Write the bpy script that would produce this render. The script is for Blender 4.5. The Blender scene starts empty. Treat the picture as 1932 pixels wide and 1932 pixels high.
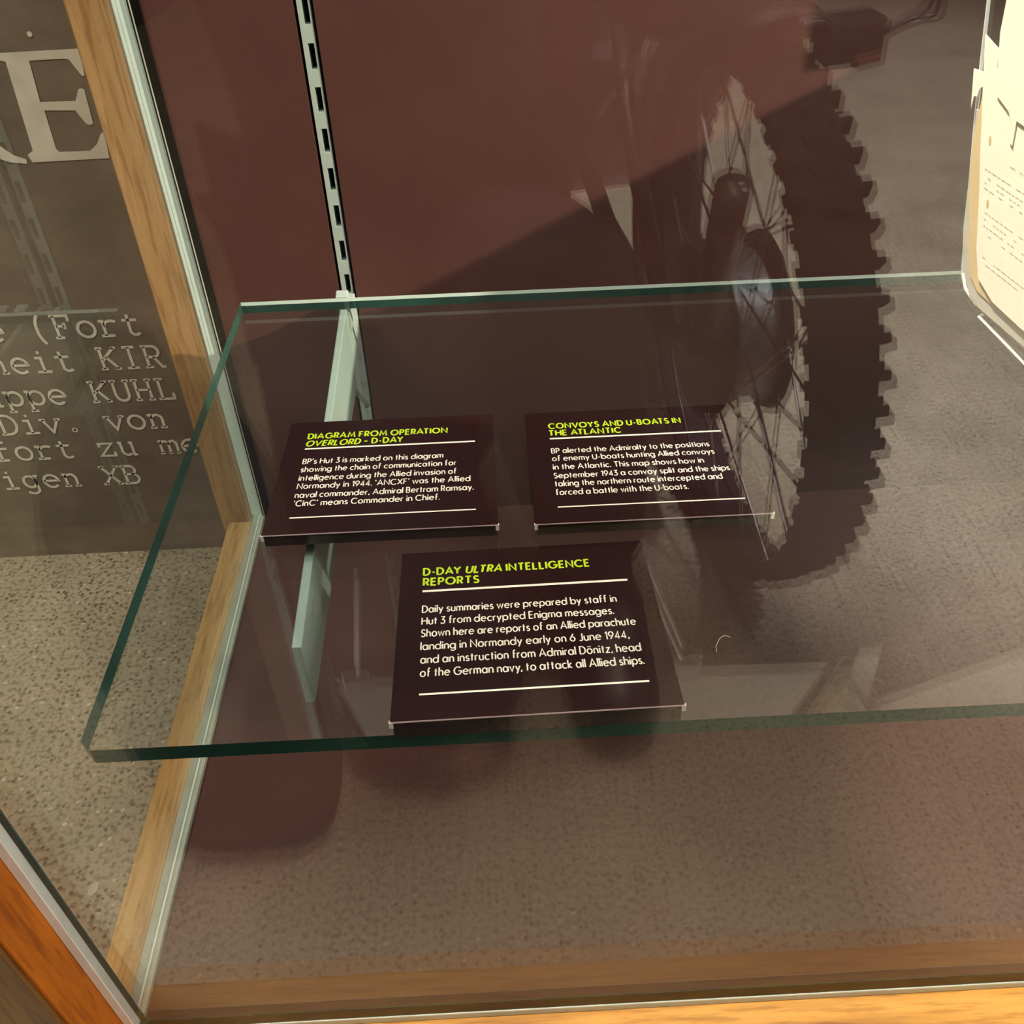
import bpy, bmesh, math, random
from mathutils import Vector, Matrix

random.seed(7)
S = bpy.context.scene
COL = S.collection
BZ = 0.10                      # case base level above the floor

# ------------------------------------------------------------------ camera
def make_camera():
    p, y, r = 0.7125, 0.0191, -0.0352
    f = Vector((math.sin(y)*math.cos(p), math.cos(y)*math.cos(p), -math.sin(p)))
    r0 = Vector((math.cos(y), -math.sin(y), 0)); u0 = r0.cross(f)
    rr = math.cos(r)*r0 + math.sin(r)*u0
    uu = -math.sin(r)*r0 + math.cos(r)*u0
    cd = bpy.data.cameras.new('camera'); co = bpy.data.objects.new('camera', cd)
    COL.objects.link(co)
    m = Matrix((rr, uu, -f)).transposed().to_4x4()
    m.translation = Vector((0.2558, -0.2649, 0.6682 + BZ))
    co.matrix_world = m
    cd.sensor_width = 36.0; cd.lens = 36.0*1771.79/1932
    cd.clip_start = 0.01
    S.camera = co
make_camera()

# ------------------------------------------------------------------ world, light, exposure
w = bpy.data.worlds.new('world'); S.world = w; w.use_nodes = True
w.node_tree.nodes['Background'].inputs[0].default_value = (1.0, 0.9, 0.76, 1)
w.node_tree.nodes['Background'].inputs[1].default_value = 0.05
S.view_settings.view_transform = 'Standard'
S.view_settings.look = 'None'
S.view_settings.exposure = 0.0
S.view_settings.gamma = 1.0
S.view_settings.use_curve_mapping = False
S.cycles.max_bounces = 12
S.cycles.transparent_max_bounces = 48
S.cycles.glossy_bounces = 6
S.cycles.use_denoising = True
S.cycles.sample_clamp_indirect = 4.0
S.cycles.caustics_reflective = False
S.cycles.caustics_refractive = False

def aim(o, tgt):
    o.rotation_euler = (Vector(tgt)-o.location).to_track_quat('-Z', 'Y').to_euler()
def spot(name, loc, tgt, power, size, blend, radius, col):
    d = bpy.data.lights.new(name, 'SPOT'); d.energy = power; d.spot_size = math.radians(size)
    d.spot_blend = blend; d.shadow_soft_size = radius; d.color = col
    o = bpy.data.objects.new(name, d); COL.objects.link(o); o.location = loc; aim(o, tgt); return o
def area(name, loc, tgt, power, sx, sy, col):
    d = bpy.data.lights.new(name, 'AREA'); d.energy = power; d.shape = 'RECTANGLE'
    d.size = sx; d.size_y = sy; d.color = col
    o = bpy.data.objects.new(name, d); COL.objects.link(o); o.location = loc; aim(o, tgt); return o
# added lights: fill strip under the case top, two spots at its front corners
area('case_fill_strip', (0.55, 0.24, 1.37), (0.55, 0.22, 0.0), 6.6, 1.0, 0.10, (1.0, 0.92, 0.82))
spot('case_fill_spot', (1.05, 0.10, 1.33), (0.02, 0.00, 0.30), 30.0, 36, 0.5, 0.02, (1.0, 0.90, 0.78))
spot('case_fill_spot', (0.10, 0.06, 1.33), (0.52, 0.10, 0.62), 90.0, 26, 0.6, 0.02, (1.0, 0.93, 0.82))
# track spotlights of the gallery on the floor in front of the case
spot('track_spotlight', (1.7, 0.10, 2.75), (1.38, -1.38, 0.0), 3300.0, 51, 0.6, 0.05, (0.97, 0.98, 1.0))
spot('track_spotlight', (0.45, -0.14, 2.80), (0.50, -0.34, 0.0), 450.0, 44, 0.7, 0.30, (1.0, 0.83, 0.66))
# far spotlight that enters the case from the right
spot('track_spotlight', (4.83, -0.90, 2.60), (0.68, 0.519, 0.52), 3500.0, 14, 0.9, 0.02, (1.0, 0.78, 0.60))
# added general fill for the gallery: left of the case and in front of it
area('gallery_fill', (-0.9, -0.4, 2.6), (-0.35, 0.45, 0.2), 60.0, 0.7, 0.7, (1.0, 0.92, 0.78))
area('gallery_fill', (3.2, -1.0, 2.8), (0.0, 0.0, 0.3), 80.0, 0.5, 0.5, (1.0, 0.90, 0.78))

# ------------------------------------------------------------------ materials
MAT = {}
def nodes(name):
    m = bpy.data.materials.new(name); m.use_nodes = True
    nt = m.node_tree; nt.nodes.clear()
    out = nt.nodes.new('ShaderNodeOutputMaterial')
    MAT[name] = m
    return m, nt, out
def N(nt, t, **kw):
    n = nt.nodes.new(t)
    for k, v in kw.items(): setattr(n, k, v)
    return n
def L(nt, a, b): nt.links.new(a, b)
def bsdf(nt, out, rough=0.5, metal=0.0, spec=0.5):
    b = N(nt, 'ShaderNodeBsdfPrincipled'); L(nt, b.outputs[0], out.inputs[0])
    b.inputs['Roughness'].default_value = rough; b.inputs['Metallic'].default_value = metal
    b.inputs['Specular IOR Level'].default_value = spec
    return b
def ramp(nt, src, stops):
    r = N(nt, 'ShaderNodeValToRGB'); e = r.color_ramp.elements
    while len(e) < len(stops): e.new(0.5)
    for i, (p, c) in enumerate(stops):
        e[i].position = p; e[i].color = (*c, 1)
    L(nt, src, r.inputs[0]); return r
def coords(nt, scale, rot=(0, 0, 0), kind='Object'):
    tc = N(nt, 'ShaderNodeTexCoord'); mp = N(nt, 'ShaderNodeMapping')
    mp.inputs['Scale'].default_value = scale; mp.inputs['Rotation'].default_value = rot
    L(nt, tc.outputs[kind], mp.inputs[0]); return mp.outputs[0]
def noise(nt, vec, scale, detail=4, rough=0.55):
    n = N(nt, 'ShaderNodeTexNoise'); n.inputs['Scale'].default_value = scale
    n.inputs['Detail'].default_value = detail; n.inputs['Roughness'].default_value = rough
    L(nt, vec, n.inputs['Vector']); return n.outputs[0]
def bump(nt, b, h, strength=0.2, dist=0.001):
    n = N(nt, 'ShaderNodeBump'); n.inputs['Strength'].default_value = strength
    n.inputs['Distance'].default_value = dist
    L(nt, h, n.inputs['Height']); L(nt, n.outputs[0], b.inputs['Normal'])

def plain(name, col, rough=0.5, metal=0.0, spec=0.5, var=0.08, scale=60):
    m, nt, out = nodes(name); b = bsdf(nt, out, rough, metal, spec)
    v = coords(nt, (1, 1, 1)); n = noise(nt, v, scale)
    r = ramp(nt, n, [(0.3, tuple(c*(1-var) for c in col)), (0.7, tuple(min(1, c*(1+var)) for c in col))])
    L(nt, r.outputs[0], b.inputs['Base Color']); return m

def glass(name, tint, f0=0.045, haze=0.0):
    """clear sheet: passes light straight on, mirrors by Schlick's law on every face"""
    m, nt, out = nodes(name)
    g = N(nt, 'ShaderNodeNewGeometry'); d = N(nt, 'ShaderNodeVectorMath', operation='DOT_PRODUCT')
    L(nt, g.outputs['Normal'], d.inputs[0]); L(nt, g.outputs['Incoming'], d.inputs[1])
    a = N(nt, 'ShaderNodeMath', operation='ABSOLUTE'); L(nt, d.outputs['Value'], a.inputs[0])
    o = N(nt, 'ShaderNodeMath', operation='SUBTRACT'); o.inputs[0].default_value = 1.0; L(nt, a.outputs[0], o.inputs[1])
    p = N(nt, 'ShaderNodeMath', operation='POWER'); L(nt, o.outputs[0], p.inputs[0]); p.inputs[1].default_value = 5.0
    ma = N(nt, 'ShaderNodeMath', operation='MULTIPLY_ADD'); L(nt, p.outputs[0], ma.inputs[0])
    ma.inputs[1].default_value = 1.0-f0; ma.inputs[2].default_value = f0
    t = N(nt, 'ShaderNodeBsdfTransparent'); t.inputs[0].default_value = (*tint, 1)
    gl = N(nt, 'ShaderNodeBsdfGlossy'); gl.inputs['Roughness'].default_value = 0.0
    mx = N(nt, 'ShaderNodeMixShader'); L(nt, ma.outputs[0], mx.inputs[0]); L(nt, t.outputs[0], mx.inputs[1]); L(nt, gl.outputs[0], mx.inputs[2])
    last = mx
    if haze:                                   # a faint pale diffuse veil over the sheet
        df = N(nt, 'ShaderNodeBsdfDiffuse'); df.inputs[0].default_value = (0.72, 0.66, 0.68, 1)
        m2 = N(nt, 'ShaderNodeMixShader'); m2.inputs[0].default_value = haze
        L(nt, mx.outputs[0], m2.inputs[1]); L(nt, df.outputs[0], m2.inputs[2]); last = m2
    L(nt, last.outputs[0], out.inputs[0]); return m

def oak(name, grain, c0, c1, c2, rough=0.42):
    """grain: 'x','y','z' the direction the boards run"""
    m, nt, out = nodes(name); b = bsdf(nt, out, rough, 0, 0.35)
    sc = {'x': (2.2, 26, 26), 'y': (26, 2.2, 26), 'z': (26, 26, 2.2)}[grain]
    v = coords(nt, sc)
    n1 = noise(nt, v, 1.6, 6, 0.62)
    fl = {'x': (22, 240, 240), 'y': (240, 22, 240), 'z': (240, 240, 22)}[grain]
    n2 = noise(nt, coords(nt, fl), 1.0, 3, 0.6)
    r1 = ramp(nt, n1, [(0.30, c0), (0.50, c1), (0.68, c2)])
    r2 = ramp(nt, n2, [(0.36, (0.62, 0.55, 0.45)), (0.50, (1, 1, 1))])
    mx = N(nt, 'ShaderNodeMixRGB', blend_type='MULTIPLY'); mx.inputs[0].default_value = 0.75
    L(nt, r1.outputs[0], mx.inputs[1]); L(nt, r2.outputs[0], mx.inputs[2])
    L(nt, mx.outputs[0], b.inputs['Base Color']); bump(nt, b, n2, 0.15, 0.0006); return m

oak('oak_x', 'x', (0.26, 0.110, 0.018), (0.47, 0.245, 0.050), (0.56, 0.31, 0.075))
oak('oak_y', 'y', (0.42, 0.23, 0.075), (0.55, 0.33, 0.12), (0.64, 0.40, 0.16))
oak('oak_z', 'z', (0.33, 0.18, 0.065), (0.43, 0.255, 0.10), (0.52, 0.32, 0.14))
oak('oak_warm', 'z', (0.28, 0.072, 0.002), (0.44, 0.125, 0.003), (0.58, 0.20, 0.006), 0.7)

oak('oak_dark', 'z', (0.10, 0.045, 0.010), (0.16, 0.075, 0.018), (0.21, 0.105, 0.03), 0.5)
def panel(name, c):
    m, nt, out = nodes(name); b = bsdf(nt, out, 0.62, 0, 0.3)
    v = coords(nt, (1, 1, 1)); n = noise(nt, v, 9, 5); f = noise(nt, v, 420, 3)
    r = ramp(nt, n, [(0.3, tuple(x*0.9 for x in c)), (0.7, tuple(x*1.1 for x in c))])
    r2 = ramp(nt, f, [(0.3, (0.82, 0.82, 0.82)), (0.7, (1, 1, 1))])
    mx = N(nt, 'ShaderNodeMixRGB', blend_type='MULTIPLY'); mx.inputs[0].default_value = 0.6
    L(nt, r.outputs[0], mx.inputs[1]); L(nt, r2.outputs[0], mx.inputs[2])
    L(nt, mx.outputs[0], b.inputs['Base Color']); bump(nt, b, f, 0.1, 0.0005); return m
panel('maroon_board', (0.072, 0.027, 0.022))

def terrazzo():
    m, nt, out = nodes('terrazzo'); b = bsdf(nt, out, 0.34, 0, 0.45)
    v = coords(nt, (1, 1, 1))
    n = noise(nt, v, 7, 5)
    base = ramp(nt, n, [(0.28, (0.27, 0.232, 0.168)), (0.5, (0.35, 0.30, 0.215)), (0.72, (0.41, 0.353, 0.258))])
    f = noise(nt, v, 200, 2, 0.45)
    rf = ramp(nt, f, [(0.34, (0.40, 0.37, 0.31)), (0.52, (1, 1, 1)), (0.68, (1.0, 1.0, 1.0))])
    mx = N(nt, 'ShaderNodeMixRGB', blend_type='MULTIPLY'); mx.inputs[0].default_value = 0.8
    L(nt, base.outputs[0], mx.inputs[1]); L(nt, rf.outputs[0], mx.inputs[2])
    vo = N(nt, 'ShaderNodeTexVoronoi'); vo.inputs['Scale'].default_value = 175; L(nt, v, vo.inputs['Vector'])
    rv = ramp(nt, vo.outputs['Distance'], [(0.28, (1, 1, 1)), (0.42, (0, 0, 0))])
    vc = N(nt, 'ShaderNodeSeparateColor'); L(nt, vo.outputs['Color'], vc.inputs[0])
    rs = ramp(nt, vc.outputs[0], [(0.50, (0, 0, 0)), (0.54, (1, 1, 1))])
    mm = N(nt, 'ShaderNodeMath', operation='MULTIPLY'); L(nt, rv.outputs[0], mm.inputs[0]); L(nt, rs.outputs[0], mm.inputs[1])
    rc = ramp(nt, vc.outputs[1], [(0.0, (0.095, 0.08, 0.052)), (0.68, (0.14, 0.115, 0.07)), (0.80, (0.36, 0.30, 0.21)), (1.0, (0.58, 0.51, 0.40))])
    m2 = N(nt, 'ShaderNodeMixRGB'); L(nt, mm.outputs[0], m2.inputs[0]); L(nt, mx.outputs[0], m2.inputs[1]); L(nt, rc.outputs[0], m2.inputs[2])
    L(nt, m2.outputs[0], b.inputs['Base Color']); return m
terrazzo()

def wallprint():
    m, nt, out = nodes('wall_print'); b = bsdf(nt, out, 0.7, 0, 0.2)
    v = coords(nt, (1, 1, 1.5)); n = noise(nt, v, 11, 7, 0.62)
    r = ramp(nt, n, [(0.28, (0.125, 0.105, 0.078)), (0.52, (0.185, 0.155, 0.112)), (0.74, (0.25, 0.21, 0.155))])
    L(nt, r.outputs[0], b.inputs['Base Color']); return m
wallprint()
plain('wall_letters', (0.78, 0.73, 0.62), 0.75, var=0.12, scale=45)
plain('plaster', (0.34, 0.31, 0.27), 0.85)
plain('lamp_black', (0.012, 0.012, 0.012), 0.6)
plain('gasket', (0.004, 0.004, 0.004), 0.9, spec=0.05)
plain('silicone', (0.40, 0.43, 0.36), 0.35, var=0.12, scale=30)
plain('silicone_white', (0.86, 0.95, 0.97), 0.35, var=0.10, scale=30)
plain('pale_lit_glass_edge', (0.76, 0.94, 0.89), 0.35, var=0.05)  # light glow of glass edges put into a pale colour
plain('glass_edge', (0.010, 0.060, 0.048), 0.2, spec=0.1, var=0.3, scale=20)
plain('aqua_steel', (0.32, 0.405, 0.38), 0.5, var=0.04)
plain('placard_board', (0.017, 0.006, 0.007), 0.22, spec=0.35, var=0.06, scale=200)
plain('placard_edge', (0.03, 0.018, 0.02), 0.15, var=0.1)
plain('white_print', (0.90, 0.86, 0.74), 0.5, var=0.01)
plain('lime_print', (0.50, 0.72, 0.02), 0.5, var=0.01)
plain('pale_edge', (0.30, 0.22, 0.23), 0.3, var=0.2)
plain('acrylic_edge', (0.72, 0.74, 0.70), 0.15, var=0.05)
plain('cream_paper', (0.86, 0.80, 0.62), 0.8, var=0.03, scale=25)
plain('grey_paper', (0.45, 0.42, 0.33), 0.8, var=0.05, scale=25)
plain('tan_folder', (0.60, 0.43, 0.20), 0.8, var=0.06, scale=25)
plain('faded_ink', (0.62, 0.57, 0.44), 0.8)
plain('card_white', (0.66, 0.62, 0.55), 0.6, var=0.03)
plain('tyre_rubber', (0.010, 0.009, 0.009), 0.75, spec=0.25, var=0.2)
plain('steel', (0.55, 0.53, 0.50), 0.28, 1.0, var=0.1)
plain('hub_grey', (0.30, 0.29, 0.29), 0.4, 0.6, var=0.15)
plain('olive_paint', (0.025, 0.018, 0.012), 0.5, var=0.2)
plain('black_paint', (0.008, 0.007, 0.007), 0.35, var=0.2)
plain('rough_chrome', (0.20, 0.17, 0.15), 0.35, 0.8, var=0.5, scale=180)
plain('red_lens', (0.07, 0.012, 0.008), 0.3)
plain('dark_cloth', (0.014, 0.012, 0.015), 0.9, var=0.25, scale=80)
plain('dark_denim', (0.012, 0.012, 0.018), 0.9, var=0.25, scale=80)
plain('shoe_black', (0.010, 0.008, 0.008), 0.45, var=0.2)
plain('skin', (0.45, 0.26, 0.18), 0.55, var=0.04)
plain('hair_brown', (0.03, 0.018, 0.010), 0.6, var=0.3)
plain('fibre', (0.60, 0.52, 0.42), 0.7)
plain('pale_stone', (0.50, 0.44, 0.34), 0.5, var=0.05)
glass('clear_glass', (0.985, 0.995, 0.988), 0.052)
glass('shelf_glass', (0.94, 0.97, 0.958), 0.048, 0.005)
glass('clear_acrylic', (0.97, 0.98, 0.97), 0.05)

# ------------------------------------------------------------------ mesh helpers
class MB:
    def __init__(self): self.v = []; self.f = []; self.m = []
    def quad(self, *ids, m=0): self.f.append(tuple(ids)); self.m.append(m)
    def add(self, vs, fs, m=0):
        o = len(self.v); self.v += [tuple(a) for a in vs]
        for f in fs: self.f.append(tuple(o+i for i in f)); self.m.append(m)
    def box(self, x0, x1, y0, y1, z0, z1, m=0, mats=None):
        vs = [(x, y, z) for z in (z0, z1) for y in (y0, y1) for x in (x0, x1)]
        fs = [(0, 2, 3, 1), (4, 5, 7, 6), (0, 1, 5, 4), (2, 6, 7, 3), (0, 4, 6, 2), (1, 3, 7, 5)]  # bottom top front back left right
        o = len(self.v); self.v += vs
        for i, f in enumerate(fs):
            self.f.append(tuple(o+k for k in f)); self.m.append(mats[i] if mats else m)
    def tube(self, pts, r, n=10, m=0, closed=False, caps=True):
        pts = [Vector(p) for p in pts]; k = len(pts)
        rs = r if isinstance(r, (list, tuple)) else [r]*k
        up = None; o = len(self.v)
        for i, p in enumerate(pts):
            a = pts[(i-1) % k] if (closed or i > 0) else p
            b = pts[(i+1) % k] if (closed or i < k-1) else p
            t = (b-a).normalized()
            if up is None:
                up = t.orthogonal().normalized()
            up = (up - t*up.dot(t)).normalized(); s = t.cross(up)
            for j in range(n):
                an = 2*math.pi*j/n
                self.v.append(tuple(p + rs[i]*(math.cos(an)*up + math.sin(an)*s)))
        segs = k if closed else k-1
        for i in range(segs):
            for j in range(n):
                a = o+i*n+j; b = o+i*n+(j+1) % n; c = o+((i+1) % k)*n+(j+1) % n; d = o+((i+1) % k)*n+j
                self.f.append((a, b, c, d)); self.m.append(m)
        if caps and not closed:
            self.f.append(tuple(o+j for j in range(n))[::-1]); self.m.append(m)
            self.f.append(tuple(o+(k-1)*n+j for j in range(n))); self.m.append(m)
    def prism(self, poly, fn, t0, t1, m=0):
        n = len(poly); o = len(self.v)
        for t in (t0, t1):
            for p in poly: self.v.append(tuple(fn(p[0], p[1], t)))
        self.f.append(tuple(o+i for i in range(n))[::-1]); self.m.append(m)
        self.f.append(tuple(o+n+i for i in range(n))); self.m.append(m)
        for i in range(n):
            j = (i+1) % n
            self.f.append((o+i, o+j, o+n+j, o+n+i)); self.m.append(m)
    def build(self, name, mats, parent=None, origin=None, bevel=0, smooth=False, recalc=True):
        me = bpy.data.meshes.new(name)
        org = Vector(origin) if origin else Vector((0, 0, 0))
        me.from_pydata([Vector(a)-org for a in self.v], [], self.f)
        for q in (mats if isinstance(mats, (list, tuple)) else [mats]): me.materials.append(MAT[q])
        me.polygons.foreach_set('material_index', self.m)
        if recalc:
            bm = bmesh.new(); bm.from_mesh(me); bmesh.ops.recalc_face_normals(bm, faces=bm.faces); bm.to_mesh(me); bm.free()
        if smooth: me.polygons.foreach_set('use_smooth', [True]*len(me.polygons))
        me.update()
        o = bpy.data.objects.new(name, me); COL.objects.link(o)
        o.location = org
        if parent:
            o.parent = parent
            o.matrix_parent_inverse = Matrix.Translation(-PORG.get(parent.name, Vector((0, 0, 0))))
        if bevel:
            b = o.modifiers.new('bevel', 'BEVEL'); b.width = bevel; b.segments = 2; b.limit_method = 'ANGLE'
        PORG[o.name] = org.copy()
        return o
PORG = {}
def thing(name, label, cat, loc=(0, 0, 0), group=None):
    o = bpy.data.objects.new(name, None); COL.objects.link(o); o.location = loc
    o.empty_display_size = 0.05
    PORG[o.name] = Vector(loc)
    o['label'] = label; o['category'] = cat
    if group: o['group'] = group
    return o
def tag(o, label, cat, group=None):
    o['label'] = label; o['category'] = cat
    if group: o['group'] = group
    return o
def struct(o): o['kind'] = 'structure'; return o

# ------------------------------------------------------------------ stroke lettering
def arc(cx, cy, rx, ry, a0, a1): return ('a', cx, cy, rx, ry, a0, a1)
def expand(st, seg=9):
    out = []
    for p in st:
        if p[0] == 'a':
            _, cx, cy, rx, ry, a0, a1 = p
            n = max(4, int(abs(a1-a0)/90*seg*0.6)+2)
            for i in range(n+1):
                a = math.radians(a0+(a1-a0)*i/n); out.append((cx+rx*math.cos(a), cy+ry*math.sin(a)))
        else: out.append(p)
    r = [out[0]]
    for p in out[1:]:
        if math.hypot(p[0]-r[-1][0], p[1]-r[-1][1]) > 1e-4: r.append(p)
    return r
def strip(pts, wd, closed=False):
    """mitred ribbon along a 2-D polyline"""
    n = len(pts); V = []; F = []
    for i in range(n):
        a = pts[i-1] if i > 0 else None; b = pts[i]; c = pts[i+1] if i < n-1 else None
        def nrm(p, q):
            dx, dy = q[0]-p[0], q[1]-p[1]; l = math.hypot(dx, dy) or 1; return (-dy/l, dx/l)
        if a is None: nx, ny = nrm(b, c); k = 1
        elif c is None: nx, ny = nrm(a, b); k = 1
        else:
            n1 = nrm(a, b); n2 = nrm(b, c); nx, ny = n1[0]+n2[0], n1[1]+n2[1]; l = math.hypot(nx, ny)
            if l < 0.35: nx, ny = n1; k = 1
            else:
                nx /= l; ny /= l; k = min(1.9, 1/max(0.3, nx*n1[0]+ny*n1[1]))
        h = wd/2*k
        V += [(b[0]+nx*h, b[1]+ny*h), (b[0]-nx*h, b[1]-ny*h)]
    for i in range(n-1): F.append((2*i, 2*i+1, 2*i+3, 2*i+2))
    return V, F
G = {}
def g(ch, w, *st): G[ch] = (w, st)
R2 = .23
g('A', .60, [(0, 0), (.30, .7), (.60, 0)], [(.11, .22), (.49, .22)])
g('B', .38, [(0, 0), (0, .7), (.19, .7), arc(.19, .53, .16, .17, 90, -90), (0, .36)], [(.17, .36), arc(.19, .18, .19, .18, 90, -90), (0, 0)])
g('C', .60, [arc(.35, .35, .35, .35, 45, 315)])
g('D', .50, [(0, 0), (0, .7), (.16, .7), arc(.16, .35, .35, .35, 90, -90), (0, 0)])
g('E', .36, [(.36, .7), (0, .7), (0, 0), (.36, 0)], [(0, .36), (.32, .36)])
g('F', .34, [(.34, .7), (0, .7), (0, 0)], [(0, .35), (.30, .35)])
g('G', .68, [arc(.35, .35, .35, .35, 45, 345), (.68, .33), (.40, .33)])
g('H', .50, [(0, 0), (0, .7)], [(.50, 0), (.50, .7)], [(0, .36), (.50, .36)])
g('I', 0, [(0, 0), (0, .7)])
g('J', .26, [(.26, .7), (.26, .14), arc(.12, .14, .14, .14, 0, -150)])
g('L', .33, [(0, .7), (0, 0), (.33, 0)])
g('M', .68, [(0, 0), (.10, .7), (.34, .12), (.58, .7), (.68, 0)])
g('N', .54, [(0, 0), (0, .7), (.54, 0), (.54, .7)])
g('O', .70, [arc(.35, .35, .35, .35, 0, 360)])
g('P', .36, [(0, 0), (0, .7), (.18, .7), arc(.18, .51, .18, .19, 90, -90), (0, .32)])
g('R', .38, [(0, 0), (0, .7), (.18, .7), arc(.18, .51, .18, .19, 90, -90), (0, .32)], [(.16, .32), (.38, 0)])
g('S', .36, [arc(.18, .525, .155, .175, 25, 270), arc(.18, .175, .175, .175, 90, -155)])
g('T', .46, [(0, .7), (.46, .7)], [(.23, .7), (.23, 0)])
g('U', .48, [(0, .7), (0, .24), arc(.24, .24, .24, .24, 180, 360), (.48, .7)])
g('V', .58, [(0, .7), (.29, 0), (.58, .7)])
g('X', .50, [(0, 0), (.50, .7)], [(0, .7), (.50, 0)])
g('Y', .52, [(0, .7), (.26, .34), (.52, .7)], [(.26, .34), (.26, 0)])
g('1', .14, [(0, .58), (.14, .7), (.14, 0)])
g('3', .34, [(0, .7), (.32, .7), (.13, .41), arc(.13, .205, .21, .205, 90, -145)])
g('4', .42, [(.30, 0), (.30, .7), (0, .17), (.42, .17)])
g('6', .42, [(.30, .7), (.03, .32)], [arc(.21, .21, .21, .21, 0, 360)])
g('9', .42, [(.12, 0), (.39, .38)], [arc(.21, .49, .21, .21, 0, 360)])
g('a', .46, [arc(.21, R2, .21, R2, 0, 360)], [(.46, .46), (.46, 0)])
g('b', .46, [(0, .74), (0, 0)], [arc(.25, R2, R2, R2, 0, 360)])
g('c', .37, [arc(R2, R2, R2, R2, 50, 310)])
g('d', .46, [(.46, .74), (.46, 0)], [arc(.21, R2, R2, R2, 0, 360)])
g('e', .46, [(.02, .25), (.46, .25), arc(R2, R2, R2, R2, 0, 318)])
g('f', .26, [(.27, .735), arc(.20, .60, .11, .135, 75, 180), (.09, 0)], [(0, .44), (.25, .44)])
g('g', .46, [arc(.21, R2, R2, R2, 0, 360)], [(.46, .46), (.46, 0), arc(R2, -.02, R2, .19, 0, -150)])
g('h', .36, [(0, .74), (0, 0)], [(0, .26), arc(.18, .26, .18, .20, 180, 0), (.36, 0)])
g('i', 0, [(0, .46), (0, 0)], [(0, .60), (0, .69)])
g('k', .34, [(0, .74), (0, 0)], [(.31, .46), (.02, .22), (.34, 0)])
g('l', 0, [(0, .74), (0, 0)])
g('m', .62, [(0, .46), (0, 0)], [(0, .28), arc(.155, .28, .155, .18, 180, 0), (.31, 0)], [(.31, .28), arc(.465, .28, .155, .18, 180, 0), (.62, 0)])
g('n', .36, [(0, .46), (0, 0)], [(0, .26), arc(.18, .26, .18, .20, 180, 0), (.36, 0)])
g('o', .46, [arc(R2, R2, R2, R2, 0, 360)])
g('ö', .46, [arc(R2, R2, R2, R2, 0, 360)], [(.13, .60), (.13, .69)], [(.33, .60), (.33, .69)])
g('p', .46, [(0, .46), (0, -.21)], [arc(.25, R2, R2, R2, 0, 360)])
g('r', .20, [(0, .46), (0, 0)], [(0, .24), arc(.17, .26, .17, .19, 180, 75)])
g('s', .27, [arc(.135, .345, .115, .115, 30, 270), arc(.135, .115, .135, .115, 90, -155)])
g('t', .24, [(.11, .64), (.11, 0)], [(0, .44), (.24, .44)])
g('u', .36, [(0, .46), (0, .19), arc(.18, .19, .18, .19, 180, 360), (.36, .46)], [(.36, .19), (.36, 0)])
g('v', .38, [(0, .46), (.19, 0), (.38, .46)])
g('w', .60, [(0, .46), (.15, 0), (.30, .44), (.45, 0), (.60, .46)])
g('z', .32, [(0, .46), (.32, .46), (0, 0), (.32, 0)])
g('y', .38, [(0, .46), (.20, .02)], [(.38, .46), (.09, -.21)])
g('.', 0, [(0, -.01), (0, .08)])
g(',', .04, [(.04, .08), (0, -.09)])
g('’', .04, [(.04, .72), (0, .55)])
g('‘', .04, [(0, .72), (.04, .55)])
g('-', .20, [(0, .27), (.20, .27)])
g('–', .34, [(0, .33), (.34, .33)])
KERN = {'LT': .12, 'AT': .14, 'TA': .14, 'RA': .03, 'AV': .10, 'AY': .10, 'LA': .03, 'VO': .04, 'OV': .04, 'OY': .05, 'BO': .0, 'y,': .05, 'rt': .03, 'ra': .03, 'ru': .0}
def text_strokes(s, italic=(), gap=.19):
    """list of (polyline) in em units, total width"""
    x = 0; out = []
    for i, ch in enumerate(s):
        if ch == ' ': x += .26; continue
        wd, st = G[ch]
        sh = .2 if i in italic else 0
        for q in st:
            pts = expand(q); out.append([(x+a+sh*b, b) for a, b in pts])
        x += wd+gap-KERN.get(s[i:i+2], 0)
    return out, x-gap
def put_text(mb, s, x0, x1, y, scale_y, weight, fn, italic=(), gap=.19):
    st, wd = text_strokes(s, italic, gap); k = (x1-x0)/wd
    for pts in st:
        p2 = [(x0+a*k, y+b*scale_y) for a, b in pts]
        V, F = strip(p2, weight)
        mb.add([fn(a, b) for a, b in V], F)

# slab typewriter lettering for the wall print (cell 0.6 wide, cap .62, x .44)
TW = {}
def tw(ch, *st): TW[ch] = st
def sf(x, y, h=.09): return [(x-h, y), (x+h, y)]
tw('(', [arc(.52, .25, .30, .50, 125, 235)])
tw('F', [(.14, 0), (.14, .62)], [(.04, 0), (.28, 0)], [(.04, .62), (.50, .62), (.50, .46)], [(.14, .33), (.36, .33)], [(.36, .24), (.36, .42)])
tw('o', [arc(.30, .21, .22, .22, 0, 360)])
tw('r', [(.17, 0), (.17, .42), (.06, .42)], [(.05, 0), (.40, 0)], [(.17, .28), arc(.38, .26, .20, .16, 170, 50)])
tw('t', [(.24, .58), (.24, .10), arc(.36, .10, .12, .10, 180, 330)], [(.08, .42), (.46, .42)])
tw('n', [(.14, 0), (.14, .42), (.05, .42)], [(.05, 0), (.24, 0)], [(.14, .30), arc(.29, .28, .15, .14, 160, 0), (.44, 0)], [(.35, 0), (.54, 0)])
tw('e', [(.09, .22), (.51, .22), arc(.30, .21, .21, .22, 5, 315)])
tw('i', [(.14, .42), (.30, .42), (.30, 0)], [(.10, 0), (.50, 0)], [(.29, .54), (.29, .62)])
tw('K', [(.12, 0), (.12, .62)], sf(.12, 0), sf(.12, .62), [(.50, .62), (.14, .26)], [(.24, .36), (.50, 0)], sf(.50, .62, .07), sf(.50, 0, .07))
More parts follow.
